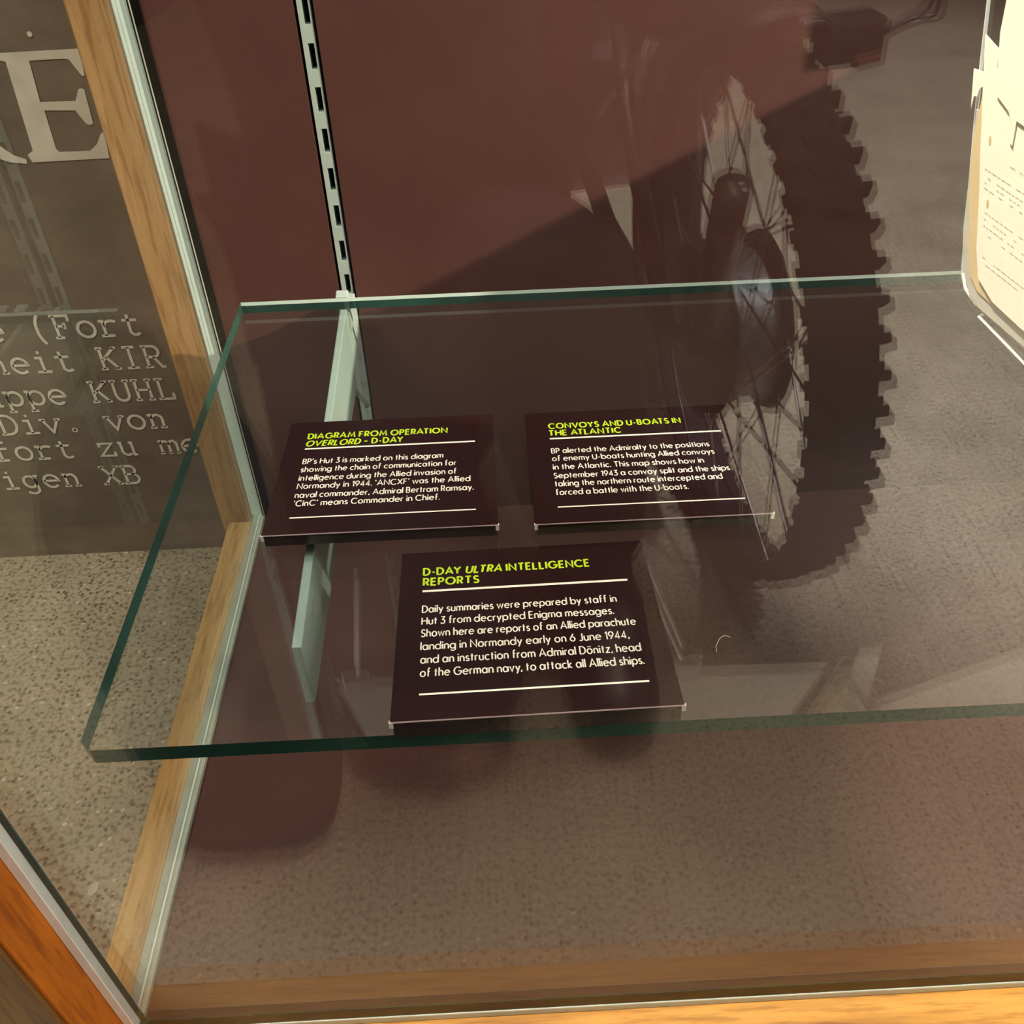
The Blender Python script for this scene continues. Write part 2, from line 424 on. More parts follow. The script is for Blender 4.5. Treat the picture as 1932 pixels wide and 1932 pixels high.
tw('I', [(.30, 0), (.30, .62)], [(.14, 0), (.46, 0)], [(.14, .62), (.46, .62)])
tw('R', [(.12, 0), (.12, .62)], [(.03, 0), (.24, 0)], [(.03, .62), (.32, .62), arc(.32, .46, .15, .16, 90, -90), (.12, .30)], [(.30, .30), (.48, 0), (.58, 0)])
tw('u', [(.05, .42), (.13, .42), (.13, .14), arc(.27, .14, .14, .14, 180, 320)], [(.36, .42), (.44, .42), (.44, 0), (.54, 0)])
tw('p', [(.04, .42), (.13, .42), (.13, -.20)], [(.04, -.20), (.26, -.20)], [arc(.32, .21, .20, .21, 0, 360)])
tw('U', [(.12, .62), (.12, .20), arc(.30, .20, .18, .20, 180, 360), (.48, .62)], sf(.12, .62), sf(.48, .62))
tw('H', [(.12, 0), (.12, .62)], [(.48, 0), (.48, .62)], [(.12, .31), (.48, .31)], sf(.12, 0), sf(.12, .62), sf(.48, 0), sf(.48, .62))
tw('L', [(.17, 0), (.17, .62)], [(.06, .62), (.30, .62)], [(.06, 0), (.50, 0), (.50, .18)])
tw('D', [(.12, 0), (.12, .62)], [(.03, .62), (.26, .62), arc(.26, .31, .27, .31, 90, -90), (.03, 0)])
tw('v', [(.09, .42), (.30, 0), (.51, .42)], sf(.09, .42), sf(.51, .42))
tw('.', [arc(.30, .045, .04, .04, 0, 360)], [(.27, .045), (.33, .045)])
tw('f', [(.22, 0), (.22, .48), arc(.36, .48, .14, .14, 180, 60)], [(.06, .40), (.46, .40)], [(.08, 0), (.42, 0)])
tw('z', [(.10, .30), (.10, .42), (.48, .42), (.10, 0), (.50, 0), (.50, .13)])
tw('m', [(.07, 0), (.07, .42), (.01, .42)], [(.07, .30), arc(.185, .28, .115, .13, 160, 0), (.30, 0)], [(.30, .28), arc(.415, .28, .115, .13, 170, 0), (.53, 0)], sf(.07, 0, .06), sf(.30, 0, .06), sf(.53, 0, .06))
tw('g', [arc(.27, .22, .18, .20, 0, 360)], [(.54, .42), (.45, .42), (.45, -.06), arc(.27, -.06, .18, .15, 0, -150)])
tw('X', [(.08, 0), (.52, .62)], [(.08, .62), (.52, 0)], sf(.08, 0, .08), sf(.52, .62, .08), sf(.08, .62, .08), sf(.52, 0, .08))
tw('B', [(.12, 0), (.12, .62)], [(.03, .62), (.30, .62), arc(.30, .475, .14, .145, 90, -90), (.12, .33)], [(.30, .33), arc(.32, .165, .17, .165, 90, -90), (.03, 0)])

# ------------------------------------------------------------------ room shell
X0, X1, Y0, Y1, ZC = -2.6, 5.6, -4.2, 0.585, 3.0
def slab(name, x0, x1, y0, y1, z0, z1, m):
    mb = MB(); mb.box(x0, x1, y0, y1, z0, z1); return struct(mb.build(name, m))
floor = slab('floor', X0, X1, Y0, Y1+.1, -.1, 0, 'terrazzo')
wall = slab('wall_back', X0, X1, Y1, Y1+.1, 0, ZC, 'wall_print')
slab('wall_front', X0, X1, Y0-.1, Y0, 0, ZC, 'plaster')
slab('wall_left', X0-.1, X0, Y0-.1, Y1+.1, 0, ZC, 'plaster')
slab('wall_right', X1, X1+.1, Y0-.1, Y1+.1, 0, ZC, 'plaster')
slab('ceiling', X0, X1, Y0, Y1, ZC, ZC+.1, 'plaster')
# the pale stone chip set into the floor
mb = MB()
poly = [(-.1135, .1475), (-.1095, .1455), (-.1055, .150), (-.1062, .158), (-.110, .1585), (-.1140, .155)]
mb.prism(poly, lambda a, b, t: (a, b, t), -0.002, 0.0006)
mb.build('stone_chip', 'pale_stone', floor)

# lettering printed on the wall
YW = Y1 - 0.0006
wf = lambda a, b: (a, YW, b+BZ)
mb = MB()
Eo = [(-.1397, .4598), (-.0707, .4608), (-.0731, .4399), (-.0754, .4396), (-.0821, .4527), (-.0853, .4536), (-.1147, .4531), (-.1171, .4203), (-.0872, .42), (-.0819, .4293), (-.0794, .43), (-.0770, .429), (-.0784, .4007), (-.0816, .3995), (-.0843, .401), (-.0901, .4123), (-.116, .4133), (-.1171, .381), (-.1153, .3781), (-.0884, .3779), (-.0808, .3832), (-.0747, .392), (-.0715, .3937), (-.0734, .3708), (-.1415, .3699), (-.1437, .3765), (-.1378, .38), (-.1341, .4529), (-.1400, .4547)]
mb.add([wf(*p) for p in Eo], [tuple(range(len(Eo)))])
leg = [(-.1700, .400), (-.1645, .3853), (-.1560, .3770), (-.146, .3729), (-.1466, .3687), (-.1608, .3707), (-.1700, .3745), (-.1780, .384)]
mb.add([wf(*p) for p in leg], [tuple(range(len(leg)))])
dot = [(-.1071+.0022*math.cos(a*.7), .473+.0022*math.sin(a*.7)) for a in range(9)]
mb.add([wf(*p) for p in dot], [tuple(range(9))])
mb.build('headline_lettering', 'wall_letters', wall, recalc=False)
for name, s, xk, col, z in (('a', 'e (Fort', -.2028, 2, .1945), ('b', 'neit KIR', -.1459, 5, .1560), ('c', 'uppe KUHL', -.1671, 5, .1165),
                            ('d', 'Div. von', -.1628, 5, .0800), ('e', 'fort zu me', -.1823, 5, .0452), ('f', 'tigen XB', -.1889, 6, .0052)):
    p = .0228; k = p/.6; x0 = xk - col*p - .002
    mb = MB()
    for i, ch in enumerate(s):
        if ch == ' ': continue
        for st in TW[ch]:
            pts = [(x0+i*p+a*k+random.uniform(-.0002, .0002), z+b*k*1.04) for a, b in expand(st)]
            V, F = strip(pts, .0031); mb.add([wf(*q) for q in V], F)
    mb.build('typed_line', 'wall_letters', wall, recalc=False)

# ------------------------------------------------------------------ display case
D = 0.519; XR = 1.20
case = thing('display_case', 'oak framed glass display case with maroon back and base', 'display case', (0.58, 0.26, 0))
def cbox(name, x0, x1, y0, y1, z0, z1, m, bevel=0, mats=None):
    mb = MB(); mb.box(x0, x1, y0, y1, z0+BZ, z1+BZ, mats=mats); return mb.build(name, m, case, bevel=bevel)
cbox('plinth', -.03, XR+.03, -.02, D+.02, -BZ, -.032, 'oak_x')
cbox('front_rail', -.012, XR+.04, -.039, -.0035, -.036, -.0045, 'oak_x', .002)
cbox('left_rail', -.0395, -.0115, -.0005, D-.001, -.036, -.0035, 'oak_y', .0015)
cbox('right_rail', XR+.0115, XR+.0395, -.0005, D-.001, -.036, -.0035, 'oak_y', .0015)
cbox('post', -.062, -.0075, -.0345, -.001, -.036, 1.28, 'oak_warm', .0015)
cbox('post', XR+.0075, XR+.062, -.0345, -.001, -.036, 1.28, 'oak_warm', .0015)
cbox('post', -.0475, -.0125, D, D+.045, -.036, 1.28, 'oak_z', .0015)
cbox('post', XR+.0125, XR+.0475, D, D+.045, -.036, 1.28, 'oak_z', .0015)
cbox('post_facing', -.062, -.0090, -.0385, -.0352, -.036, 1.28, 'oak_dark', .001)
cbox('top_board', -.062, XR+.062, -.0345, D+.045, 1.28, 1.31, 'oak_x', .002)
cbox('base_board', -.0005, XR+.0005, 0.0005, D, -.03, 0.0, 'maroon_board')
# back board in two leaves, the slotted upright stands in the gap between them
XS = 0.1282
cbox('back_board', .0045, XS-.0075, D, D+.012, -.03, 1.27, 'maroon_board')
cbox('back_board', XS+.0075, XR, D, D+.012, -.03, 1.27, 'maroon_board')
cbox('shade_board', XR-.001, XR+.010, 0.0005, D, 0.0005, .749, 'maroon_board')  # added out of view; its top edge shapes the shadow on the back
cbox('backing_strip', XS-.012, XS+.012, D+.0125, D+.016, -.03, 1.27, 'gasket')
mb = MB()
sx0, sx1 = XS-.0050, XS+.0050
s0, s1 = XS-.0012, XS+.0036
mb.box(sx0, s0, D+.001, D+.010, BZ, 1.27+BZ); mb.box(s1, sx1, D+.001, D+.010, BZ, 1.27+BZ)
zc = .1573 % .0320*1.0
pitch = .0320; z = .1573*1.73 - pitch*12; zp = 0.0
while z < 1.25:
    lo, hi = z-.0095, z+.0095
    if lo > zp: mb.box(s0, s1, D+.001, D+.010, zp+BZ, lo+BZ)
    zp = hi; z += pitch
mb.box(s0, s1, D+.001, D+.010, zp+BZ, 1.27+BZ)
mb.build('slotted_upright', 'aqua_steel', case)
# panes: faces bottom top front back left right
cbox('glass_pane', -.0005, XR, -.006, 0.0, 0.004, 1.27, ['clear_glass', 'glass_edge'], mats=[1, 1, 0, 0, 0, 1])
cbox('glass_pane', -.0085, -.0005, .0015, D-.001, 0.004, 1.27, ['clear_glass', 'pale_lit_glass_edge'], mats=[1, 1, 1, 1, 0, 0])
cbox('glass_pane', XR+.0, XR+.008, .0015, D-.001, .7495, 1.27, ['clear_glass', 'glass_edge'], mats=[1, 1, 1, 1, 0, 0])
cbox('silicone_seal', .0035, XR, -.0068, .0004, -.0042, .0040, 'silicone', .001)        # along the front
cbox('silicone_seal', -.0112, -.0046, 0.0, D, -.0034, .0046, 'silicone', .0012)          # along the left, outer bead
cbox('silicone_seal', -.0038, .0012, 0.0, D, -.0030, .0046, 'silicone', .0012)
cbox('seal_groove', -.0046, -.0038, 0.0, D, -.0030, .0036, 'gasket')
cbox('silicone_seal', -.0075, -.0005, -.0062, .0010, 0.004, 1.27, 'silicone_white', .0008)   # front left corner
cbox('corner_strip', -.0005, .0030, -.0002, .0012, 0.004, 1.27, 'glass_edge')
cbox('corner_strip', .0010, .0018, D-.0030, D-.0012, 0.004, 1.27, 'silicone')
cbox('corner_strip', -.0125, -.0005, D-.0008, D+.0060, 0.004, 1.27, 'pale_lit_glass_edge', .001)
cbox('rubber_gasket', -.0005, .0085, D-.0021, D+.010, 0.004, 1.27, 'gasket')

# ------------------------------------------------------------------ glass shelf and bracket
HS = .2953 + BZ
mb = MB()
x0, x1, y0, y1, z0, z1 = .0499, 1.15, .0077, .4492, HS-.010, HS
c = .006
po = [(x0+c, y0), (x1, y0), (x1, y1), (x0, y1), (x0, y0+c)]
n = len(po)
mb.v = [(a, b, z0) for a, b in po]+[(a, b, z1) for a, b in po]
mb.f = [tuple(range(n))[::-1], tuple(range(n, 2*n))]; mb.m = [0, 0]
for i in range(n):
    j = (i+1) % n
    if i == 2: continue
    mb.f.append((i, j, n+j, n+i)); mb.m.append(1)
k = len(mb.v); zm = z1-.0032
mb.v += [(po[2][0], po[2][1], zm), (po[3][0], po[3][1], zm)]
mb.f += [(2, 3, k+1, k), (k, k+1, n+3, n+2)]; mb.m += [1, 2]  # pale upper band paints the light glowing from the back edge
tag(mb.build('glass_shelf', ['shelf_glass', 'glass_edge', 'pale_lit_glass_edge'], None, origin=(.6, .23, HS-.01)),
    'clear glass shelf with green edges carrying the three maroon placards', 'shelf')

bx0, bx1 = .1290, .1405
prof = [(.0760, .2845), (.45, .2845), (.478, .2720), (.495, .2640), (.5175, .2640), (.5175, .150), (.508, .147), (.435, .2145), (.381, .2200), (.232, .2235), (.0760, .2370), ]
def bfn(a, b, t):
    xx = bx0 + (bx1-bx0)*(D-a)/(D-.075)
    return (xx+t, a, b+BZ)
mb = MB(); mb.prism(prof, bfn, 0.0, .0055)
br = tag(mb.build('shelf_bracket', 'aqua_steel', None, origin=(.13, D, .38), bevel=.0007),
         'pale grey-green steel bracket hooked into the slotted upright', 'bracket')
# the raised heel of the bracket that stops the glass
mb = MB(); mb.prism([(.452, .262), (.452, .2950), (.462, .2960), (.470, .287), (.476, .2700)], bfn, -.0025, .0075)
mb.build('glass_stop', 'aqua_steel', br, bevel=.0007)

# ------------------------------------------------------------------ placards
def placard(x0, x1, y0, y1, zf, zb, rot, heads, rules, body, label):
    zf += HS; zb += HS
    cx, cy = x0, y0
    def P(a, b, h=0.0):
        t = (b-y0)/(y1-y0); z = zf+(zb-zf)*t+h
        dx, dy = a-cx, b-cy
        return (cx+dx*math.cos(rot)-dy*math.sin(rot), cy+dx*math.sin(rot)+dy*math.cos(rot), z)
    t = thing('information_placard', label, 'placard', P((x0+x1)/2, y0, HS-zf+.0003), 'maroon placards on the glass shelf')
    mb = MB()
    th = .0022
    vs = []
    for h in (-th, 0):
        for b in (y0, y1):
            for a in (x0, x1): vs.append(P(a, b, h))
    vs = [vs[i] for i in (0, 1, 2, 3, 4, 5, 6, 7)]
    mb.add(vs, [(0, 2, 3, 1), (4, 5, 7, 6), (0, 1, 5, 4), (2, 6, 7, 3), (0, 4, 6, 2), (1, 3, 7, 5)])
    mb.build('face_panel', 'placard_board', t, bevel=.0007)
    # folded front lip and back foot that carry the sloping face
    mb = MB()
    a = P(x0+.001, y0+.001, -th); b = P(x1-.001, y0+.001, -th); c_ = P(x1-.001, y0+.004, -th); d = P(x0+.001, y0+.004, -th)
    lo = HS+.0003
    mb.add([a, b, c_, d]+[(q[0], q[1], lo) for q in (a, b, c_, d)], [(0, 1, 2, 3), (7, 6, 5, 4), (0, 4, 5, 1), (1, 5, 6, 2), (2, 6, 7, 3), (3, 7, 4, 0)])
    mb.build('folded_lip', 'placard_edge', t)
    mb = MB()
    if zb-th > lo+.0004:
        a = P(x0+.001, y1-.004, -th); b = P(x1-.001, y1-.004, -th); c_ = P(x1-.001, y1-.001, -th); d = P(x0+.001, y1-.001, -th)
        mb.add([a, b, c_, d]+[(q[0], q[1], lo) for q in (a, b, c_, d)], [(0, 1, 2, 3), (7, 6, 5, 4), (0, 4, 5, 1), (1, 5, 6, 2), (2, 6, 7, 3), (3, 7, 4, 0)])
        mb.build('back_foot', 'placard_edge', t)
    mb = MB(); e0 = P(x0, y0, .0001); e1 = P(x1, y0, .0001)  # pale strip paints a highlight along the front edge
    mb.tube([e0, e1], .00040, 6); o = mb.build('edge_highlight', 'pale_edge', t); o['label'] = 'pale painted highlight on the front arris'
    # worn white corners
    for (a, b) in ((x0, y0), (x1, y0)):
        mb = MB(); s = 1 if a == x0 else -1
        q = [P(a-s*.0004, b-.0004, .0003), P(a+s*.0016, b-.0004, .0003), P(a+s*.0003, b+.0006, .0003), P(a-s*.0004, b+.0016, .0003)]
        q2 = [(v[0], v[1], v[2]-.004) for v in q]
        mb.add(q+q2, [(0, 1, 2, 3), (4, 7, 6, 5), (0, 4, 5, 1), (1, 5, 6, 2), (2, 6, 7, 3), (3, 7, 4, 0)])
        o = mb.build('worn_corner', 'acrylic_edge', t)
    e = .00035
    f = lambda a, b: P(a, b, e)
    mb = MB()
    for s, ax, bx, y, it in heads: put_text(mb, s, ax, bx, y, .0083, .00118, f, it, .24)
    o = mb.build('heading_text', 'lime_print', t, recalc=False); o['label'] = 'lime green capital heading'
    mb = MB()
    for s, ax, bx, y in body: put_text(mb, s, ax, bx, y, .0076, .00070, f)
    o = mb.build('body_text', 'white_print', t, recalc=False); o['label'] = 'white paragraph text'
    for ax, bx, y, hh in rules:
        mb = MB(); mb.add([f(ax, y-hh/2), f(bx, y-hh/2), f(bx, y+hh/2), f(ax, y+hh/2)], [(0, 1, 2, 3)])
        o = mb.build('rule_line', 'white_print', t, recalc=False); o['label'] = 'cream white rule line'
K = .001
placard(.1170, .2554, .1450, .2660, .009, .004, 0.0,
        [('DIAGRAM FROM OPERATION', .1318, .2240, .2447, ()), ('OVERLORD – D-DAY', .1314, .1948, .2362, range(8))],
        [(.1312, .2426, .2329, .0016), (.1315, .2425, .1607, .0011)],
        [('BP’s Hut 3 is marked on this diagram', .1320, .2218, .2160), ('showing the chain of communication for', .1320, .2303, .2072), ('intelligence during the Allied invasion of', .1320, .2305, .1980),
         ('Normandy in 1944. ‘ANCXF’ was the Allied', .1320, .2391, .1895), ('naval commander, Admiral Bertram Ramsay.', .1320, .2410, .1804), ('‘CinC’ means Commander in Chief.', .1323, .2204, .1720)],
        'left rear maroon placard headed with the Overlord diagram, above the bracket')
placard(.2768, .4168, .1437, .2645, .009, .004, 0.0,
        [('CONVOYS AND U-BOATS IN', .2922, .3801, .2437, ()), ('THE ATLANTIC', .2918, .3391, .2354, ())],
        [(.2918, .4045, .2317, .0016), (.2912, .4034, .1591, .0011)],
        [('BP alerted the Admiralty to the positions', .2919, .3935, .2150), ('of enemy U-boats hunting Allied convoys', .2918, .3950, .2065), ('in the Atlantic. This map shows how in', .2917, .3864, .1973),
         ('September 1943 a convoy split and the ships', .2915, .4007, .1881), ('taking the northern route intercepted and', .2914, .3944, .1797), ('forced a battle with the U-boats.', .2914, .3716, .1709)],
        'right rear maroon placard about Atlantic convoys, below the wheel reflection')
R3 = .011
placard(.2003, .3393, .0050, .1335, .013, .001, R3,
        [('D-DAY ULTRA INTELLIGENCE', .2135, .3066, .1121, range(6, 11)), ('REPORTS', .2137, .2440, .1032, ())],
        [(.2132, .3260, .0983, .0017), (.2136, .3251, .0218, .0012)],
        [('Daily summaries were prepared by staff in', .2136, .3175, .0808), ('Hut 3 from decrypted Enigma messages.', .2136, .3147, .0714), ('Shown here are reports of an Allied parachute', .2136, .3250, .0621),
         ('landing in Normandy early on 6 June 1944,', .2136, .3200, .0524), ('and an instruction from Admiral Dönitz, head', .2138, .3246, .0428), ('of the German navy, to attack all Allied ships.', .2139, .3246, .0336)],
        'front maroon placard about intelligence reports, nearest the shelf front edge')

# stray hair lying on the shelf
mb = MB()
hp = [(.3645, .0491), (.3648, .0525), (.3663, .0554), (.3680, .0580), (.3702, .0595), (.3722, .0592), (.3736, .0582)]
mb.tube([(a, b, HS+.0003) for a, b in hp], .00016, 5)
tag(mb.build('stray_hair', 'fibre', None, origin=(.3645, .0491, HS)), 'tiny curled pale hair lying on the glass right of the front placard', 'hair')

# ------------------------------------------------------------------ document holder on the right
KD = 0.6379; HA = Vector((0.4967, 0.1570, 0.4310 + BZ)); HU = Vector((.1436, -.9896, 0)); HNB = Vector((.9896, .1436, 0))
al = math.radians(-11)
HV = math.cos(al)*Vector((0, 0, 1))+math.sin(al)*HNB
HN = HU.cross(HV)                       # towards the viewer (-X)
if HN.x > 0: HN = -HN
def hpnt(u, v, n=0.0): return tuple(HA+(HU*u+HV*v+HN*n)*KD)
holder = thing('document_holder', 'clear acrylic document holder with folded lip hanging above the right of the shelf', 'document holder', tuple(HA))
def sheet(name, poly, n0, n1, m, parent=None, org=None, bend=0.0, bevel=0):
    mb = MB(); mb.prism(poly, lambda a, b, t: hpnt(a, b, t+bend*math.exp(-((b-.02)/.03)**2)*(1 if b < .06 else 0)), n0, n1)
    return mb.build(name, m, parent, origin=org, bevel=bevel)
sheet('back_sheet', [(-.010, .010), (-.004, .004), (.012, 0.0), (.19, 0.0), (.19, .34), (-.0155, .34), (-.0160, .176), (-.0150, .136)], -.0045, -.0015, 'clear_acrylic', holder)
# pale tubes paint the light caught along the acrylic edges
mb = MB(); mb.tube([hpnt(.19, -.001+.003, -.003), hpnt(.012, .003, -.003), hpnt(-.003, .009, -.003), hpnt(-.0092, .020, -.003), hpnt(-.0150, .136, -.003), hpnt(-.0160, .18, -.003), hpnt(-.0155, .34, -.003)], .0008, 6)
mb.build('edge_glint', 'acrylic_edge', holder)
# folded ledge: from the lip corner up to under the sheets
lip0 = Vector((0.4974, 0.1395, 0.4311 + BZ)); lipd = Vector((.062, -.998, 0)).normalized()
k0 = lip0; k1 = lip0+lipd*.128; k2 = Vector((0.5162, 0.1389, 0.4424 + BZ)); k3 = k2+lipd*.128
mb = MB()
tn = Vector((0, 0, .0013))
mb.add([k0, k1, k3, k2, k0+tn, k1+tn, k3+tn, k2+tn], [(0, 1, 2, 3), (7, 6, 5, 4), (0, 4, 5, 1), (1, 5, 6, 2), (2, 6, 7, 3), (3, 7, 4, 0)])
mb.build('folded_ledge', 'clear_acrylic', holder)
mb = MB(); mb.tube([k2+tn*.5, k0+tn*.5, k1+tn*.5], .0007, 6)  # pale tube paints the light caught along the ledge
for u_ in (.01, .17):
    w0 = Vector(hpnt(u_, .335, -.003))
    mb3 = MB(); mb3.tube([w0, (w0.x, w0.y, 1.3795)], .0008, 6); mb3.build('hanging_wire', 'steel', holder); mb.build('ledge_glint', 'acrylic_edge', holder)
# papers, rear to front
def paper(name, poly, n0, m, label, bend=0.0, cat='paper'):
    mb = MB(); nn = len(poly)
    mb.prism(poly, lambda a, b, t: hpnt(a, b, t), n0, n0+.0006)
    return tag(mb.build(name, m, None, origin=hpnt(poly[0][0], poly[0][1], n0)), label, cat)
paper('folder_cover', [(-.0095, .150), (-.0090, .060), (-.0045, .030), (.008, .012), (.022, .0065), (.17, .0065), (.17, .150)], .0002, 'grey_paper',
      'grey worn folder cover behind the other papers in the holder')
paper('tan_sheet', [(-.002, .170), (-.0040, .155), (-.0078, .131), (-.0070, .110), (-.0055, .092), (-.0010, .070), (.0030, .045), (.0085, .028), (.020, .020), (.16, .012), (.16, .176), (.004, .176)], .0012, 'tan_folder',
      'tan brown sheet edge showing left of the typed page')
paper('paper_slip', [(-.0152, .1764), (-.0045, .1772), (-.0028, .1681), (-.0062, .1650), (-.0075, .1600), (-.0115, .1590), (-.0135, .150)], .0021, 'cream_paper',
      'small torn cream slip sticking out at the left of the pages')
pg = paper('typed_page', [(-.0049, .2016), (.0127, .1961), (.0122, .1843), (.0173, .1713), (.0364, .1641), (.165, .150), (.165, .022), (.0774, .0215), (.0429, .0235), (.0218, .0328), (.0150, .055), (.0128, .0747), (.0095, .100), (.0048, .1278), (.002, .150), (-.0008, .1684)], .0031, 'cream_paper',
           'cream typed page with two punched holes and faded lines')
paper('upper_page', [(.0153, .30), (.0153, .227), (.0130, .2076), (.0153, .1851), (.0178, .1690), (.033, .163), (.0364, .158), (.038, .145), (.0415, .143), (.0425, .160), (.165, .150), (.165, .30)], .0044, 'cream_paper',
      'cream page overlapping the top of the typed page')
for (a, b) in ((.0151, .1372), (.0217, .0934)):
    mb = MB(); mb.add([hpnt(a+.0016*math.cos(i*.785), b+.0034*math.sin(i*.785), .0039) for i in range(8)], [tuple(range(8))])
    mb.build('punched_hole', 'tan_folder', pg, recalc=False)
mb = MB()
for v, a0, a1 in ((.116, .0135, .15), (.1105, .0140, .15), (.1065, .0150, .13), (.1025, .0150, .15), (.0855, .0195, .15), (.0805, .0195, .14), (.0755, .02, .15), (.0700, .02, .09), (.0520, .0235, .10), (.0475, .024, .08), (.128, .030, .10)):
    x = a0
    while x < a1:
        l = random.uniform(.002, .006)
        if random.random() > .25: mb.add([hpnt(x, v, .0039), hpnt(x+l, v, .0039), hpnt(x+l, v+.0010, .0039), hpnt(x, v+.0010, .0039)], [(0, 1, 2, 3)])
        x += l+.0016
mb.build('typed_text', 'faded_ink', pg, recalc=False)

# ------------------------------------------------------------------ documents hung on wires in the upper case (they mirror in the shelf) and one added shading card
def hung(name, poly, y, wires, label, m='card_white'):
    t = thing(name, label, 'document panel', (poly[0][0], y, poly[0][1]))
    mb = MB(); mb.prism(poly, lambda a, b, s: (a, y+s, b), 0.0, .004); mb.build('card', m, t)
    for (xa, za, xb, zb) in wires:
        mb = MB(); mb.tube([(xa, y-.004, za), (xb, y-.004, zb)], .0035, 8); mb.build('wire', 'steel', t)
        mb = MB(); mb.box(xb-.016, xb+.016, y-.010, y-.0005, zb-.012, zb+.016); mb.build('clamp', 'steel', t, bevel=.001)
YH = .45
hung('hung_document', [(.055, .885), (.64, .90), (.58, 1.10), (.10, 1.10)], YH, [(.105, .70, .082, .872), (.41, .715, .468, .872)],
     'white document card clamped on two wires high in the case, mirrored in the shelf')
hung('hung_document', [(.675, .878), (.700, .876), (.712, 1.06), (.66, 1.06)], YH, [], 'narrow white card strip hung between the larger cards high in the case')
hung('hung_document', [(.70, .985), (1.12, .76), (1.12, 1.1), (.74, 1.2)], YH, [], 'slanting white document card high at the right of the case')

hung('hung_document', [(.785, .668), (1.17, .668), (1.17, .752), (.785, .752)], YH-.02, [(1.0, .76, 1.0, 1.36)],  # added unseen card keeps the far spotlight off the upper right back
     'added maroon card out of view, shading the upper right of the back', 'placard_board')

# ------------------------------------------------------------------ motorcycle (seen mirrored in the front glass)
psi = math.radians(95.27); ln = .053
FW = Vector((math.cos(psi), math.sin(psi), 0)); AX = Vector((-math.sin(psi), math.cos(psi), 0))
UPV = (math.cos(ln)*Vector((0, 0, 1))+math.sin(ln)*AX).normalized(); AX2 = FW.cross(UPV) * -1
if AX2.dot(AX) < 0: AX2 = -AX2
BO = Vector((.5121, .5894, .2766)) - UPV*.2766
def B(u, l, h):
    """along the bike (away from the case), sideways, up -> room"""
    p = BO + FW*u + AX2*l + UPV*h
    return Vector((p.x, -p.y, p.z))
moto = thing('motorcycle', 'dark wartime motorcycle with knobbly spoked wheel, mirrored in the front glass', 'motorcycle', tuple(B(0, 0, 0)))
RW, RI = .2766, .2415
def wheel(uc, parent, real=True):
    hc = RW
    mb = MB(); nseg = 120; prof = []
    prof = [(-.014, RI), (-.020, RI+.002), (-.027, RI+.007), (-.030, RI+.013), (-.026, RI+.019), (-.014, RI+.023), (0, RI+.0245),
            (.014, RI+.023), (.026, RI+.019), (.030, RI+.013), (.027, RI+.007), (.020, RI+.002), (.014, RI)]
    pn = len(prof)
    for i in range(nseg):
        an = 2*math.pi*i/nseg
        for l, r in prof: mb.v.append(tuple(B(uc+r*math.cos(an), l, hc+r*math.sin(an))))
    for i in range(nseg):
        for k in range(pn-1):
            a = i*pn+k; b = ((i+1) % nseg)*pn+k
            mb.f.append((a, a+1, b+1, b)); mb.m.append(0)
        a = i*pn; b = ((i+1) % nseg)*pn; mb.f.append((a, b, b+pn-1, a+pn-1)); mb.m.append(0)
    nk = 56
    for i in range(nk):
        for l0, l1, off, rb in ((-.034, -.016, 0, .260), (-.011, .011, .5, .262), (.016, .034, 0, .260)):
            a0 = 2*math.pi*(i+off-.27)/nk; a1 = 2*math.pi*(i+off+.27)/nk
            vs = []
            for r, sh in ((rb-.006, 0), (RW-(.010 if abs(l0+l1) > .01 else .006), .22)):
                for l in (l0, l1):
                    for a in (a0+sh*(a1-a0), a1-sh*(a1-a0)):
                        vs.append(tuple(B(uc+r*math.cos(a), l, hc+r*math.sin(a))))
            mb.add(vs, [(0, 1, 3, 2), (4, 6, 7, 5), (0, 4, 5, 1), (2, 3, 7, 6), (0, 2, 6, 4), (1, 5, 7, 3)])
    ty = mb.build('wheel', 'tyre_rubber', parent)
    mb = MB()
    for l in (-.014, .014): mb.tube([B(uc+(RI+.001)*math.cos(2*math.pi*i/80), l, hc+(RI+.001)*math.sin(2*math.pi*i/80)) for i in range(80)], .0025, 6, closed=True)
    mb.build('rim', 'black_paint', ty, smooth=True)
    def ring(name, prf, m):
        mb = MB(); n = 48; k = len(prf)
        for i in range(n):
            a = 2*math.pi*i/n
            for l, r in prf: mb.v.append(tuple(B(uc+r*math.cos(a), l, hc+r*math.sin(a))))
        for i in range(n):
            for j in range(k-1):
                p = i*k+j; q = ((i+1) % n)*k+j; mb.f.append((p, p+1, q+1, q)); mb.m.append(0)
        mb.f.append(tuple(i*k for i in range(n))); mb.m.append(0); mb.f.append(tuple(i*k+k-1 for i in range(n))[::-1]); mb.m.append(0)
        return mb.build(name, m, ty)
    ring('hub', [(.030, .070), (.026, .083), (.018, .083), (.016, .078), (-.016, .078), (-.018, .074)], 'hub_grey')
    ring('brake_flange', [(-.0185, .060), (-.019, .092), (-.0245, .094), (-.027, .060)], 'black_paint')
    ring('brake_plate', [(.052, .030), (.050, .088), (.034, .092), (.031, .06)], 'olive_paint')
    if real:
        for i in range(36):
            side = 1 if i % 2 else -1; cr = 1 if (i//2) % 2 else -1
            a = 2*math.pi*i/36; ah = a+cr*.75
            mb = MB(); mb.tube([B(uc+.082*math.cos(ah), side*.020, hc+.082*math.sin(ah)), B(uc+RI*math.cos(a), side*.006, hc+RI*math.sin(a))], .0014, 5)
            mb.build('spoke', 'steel', ty)
wheel(0, moto)
wheel(1.22, moto, False)
def mtube(name, pts, r, m, n=10):
    mb = MB(); mb.tube([B(*p) for p in pts], r, n); return mb.build(name, m, moto, smooth=True)
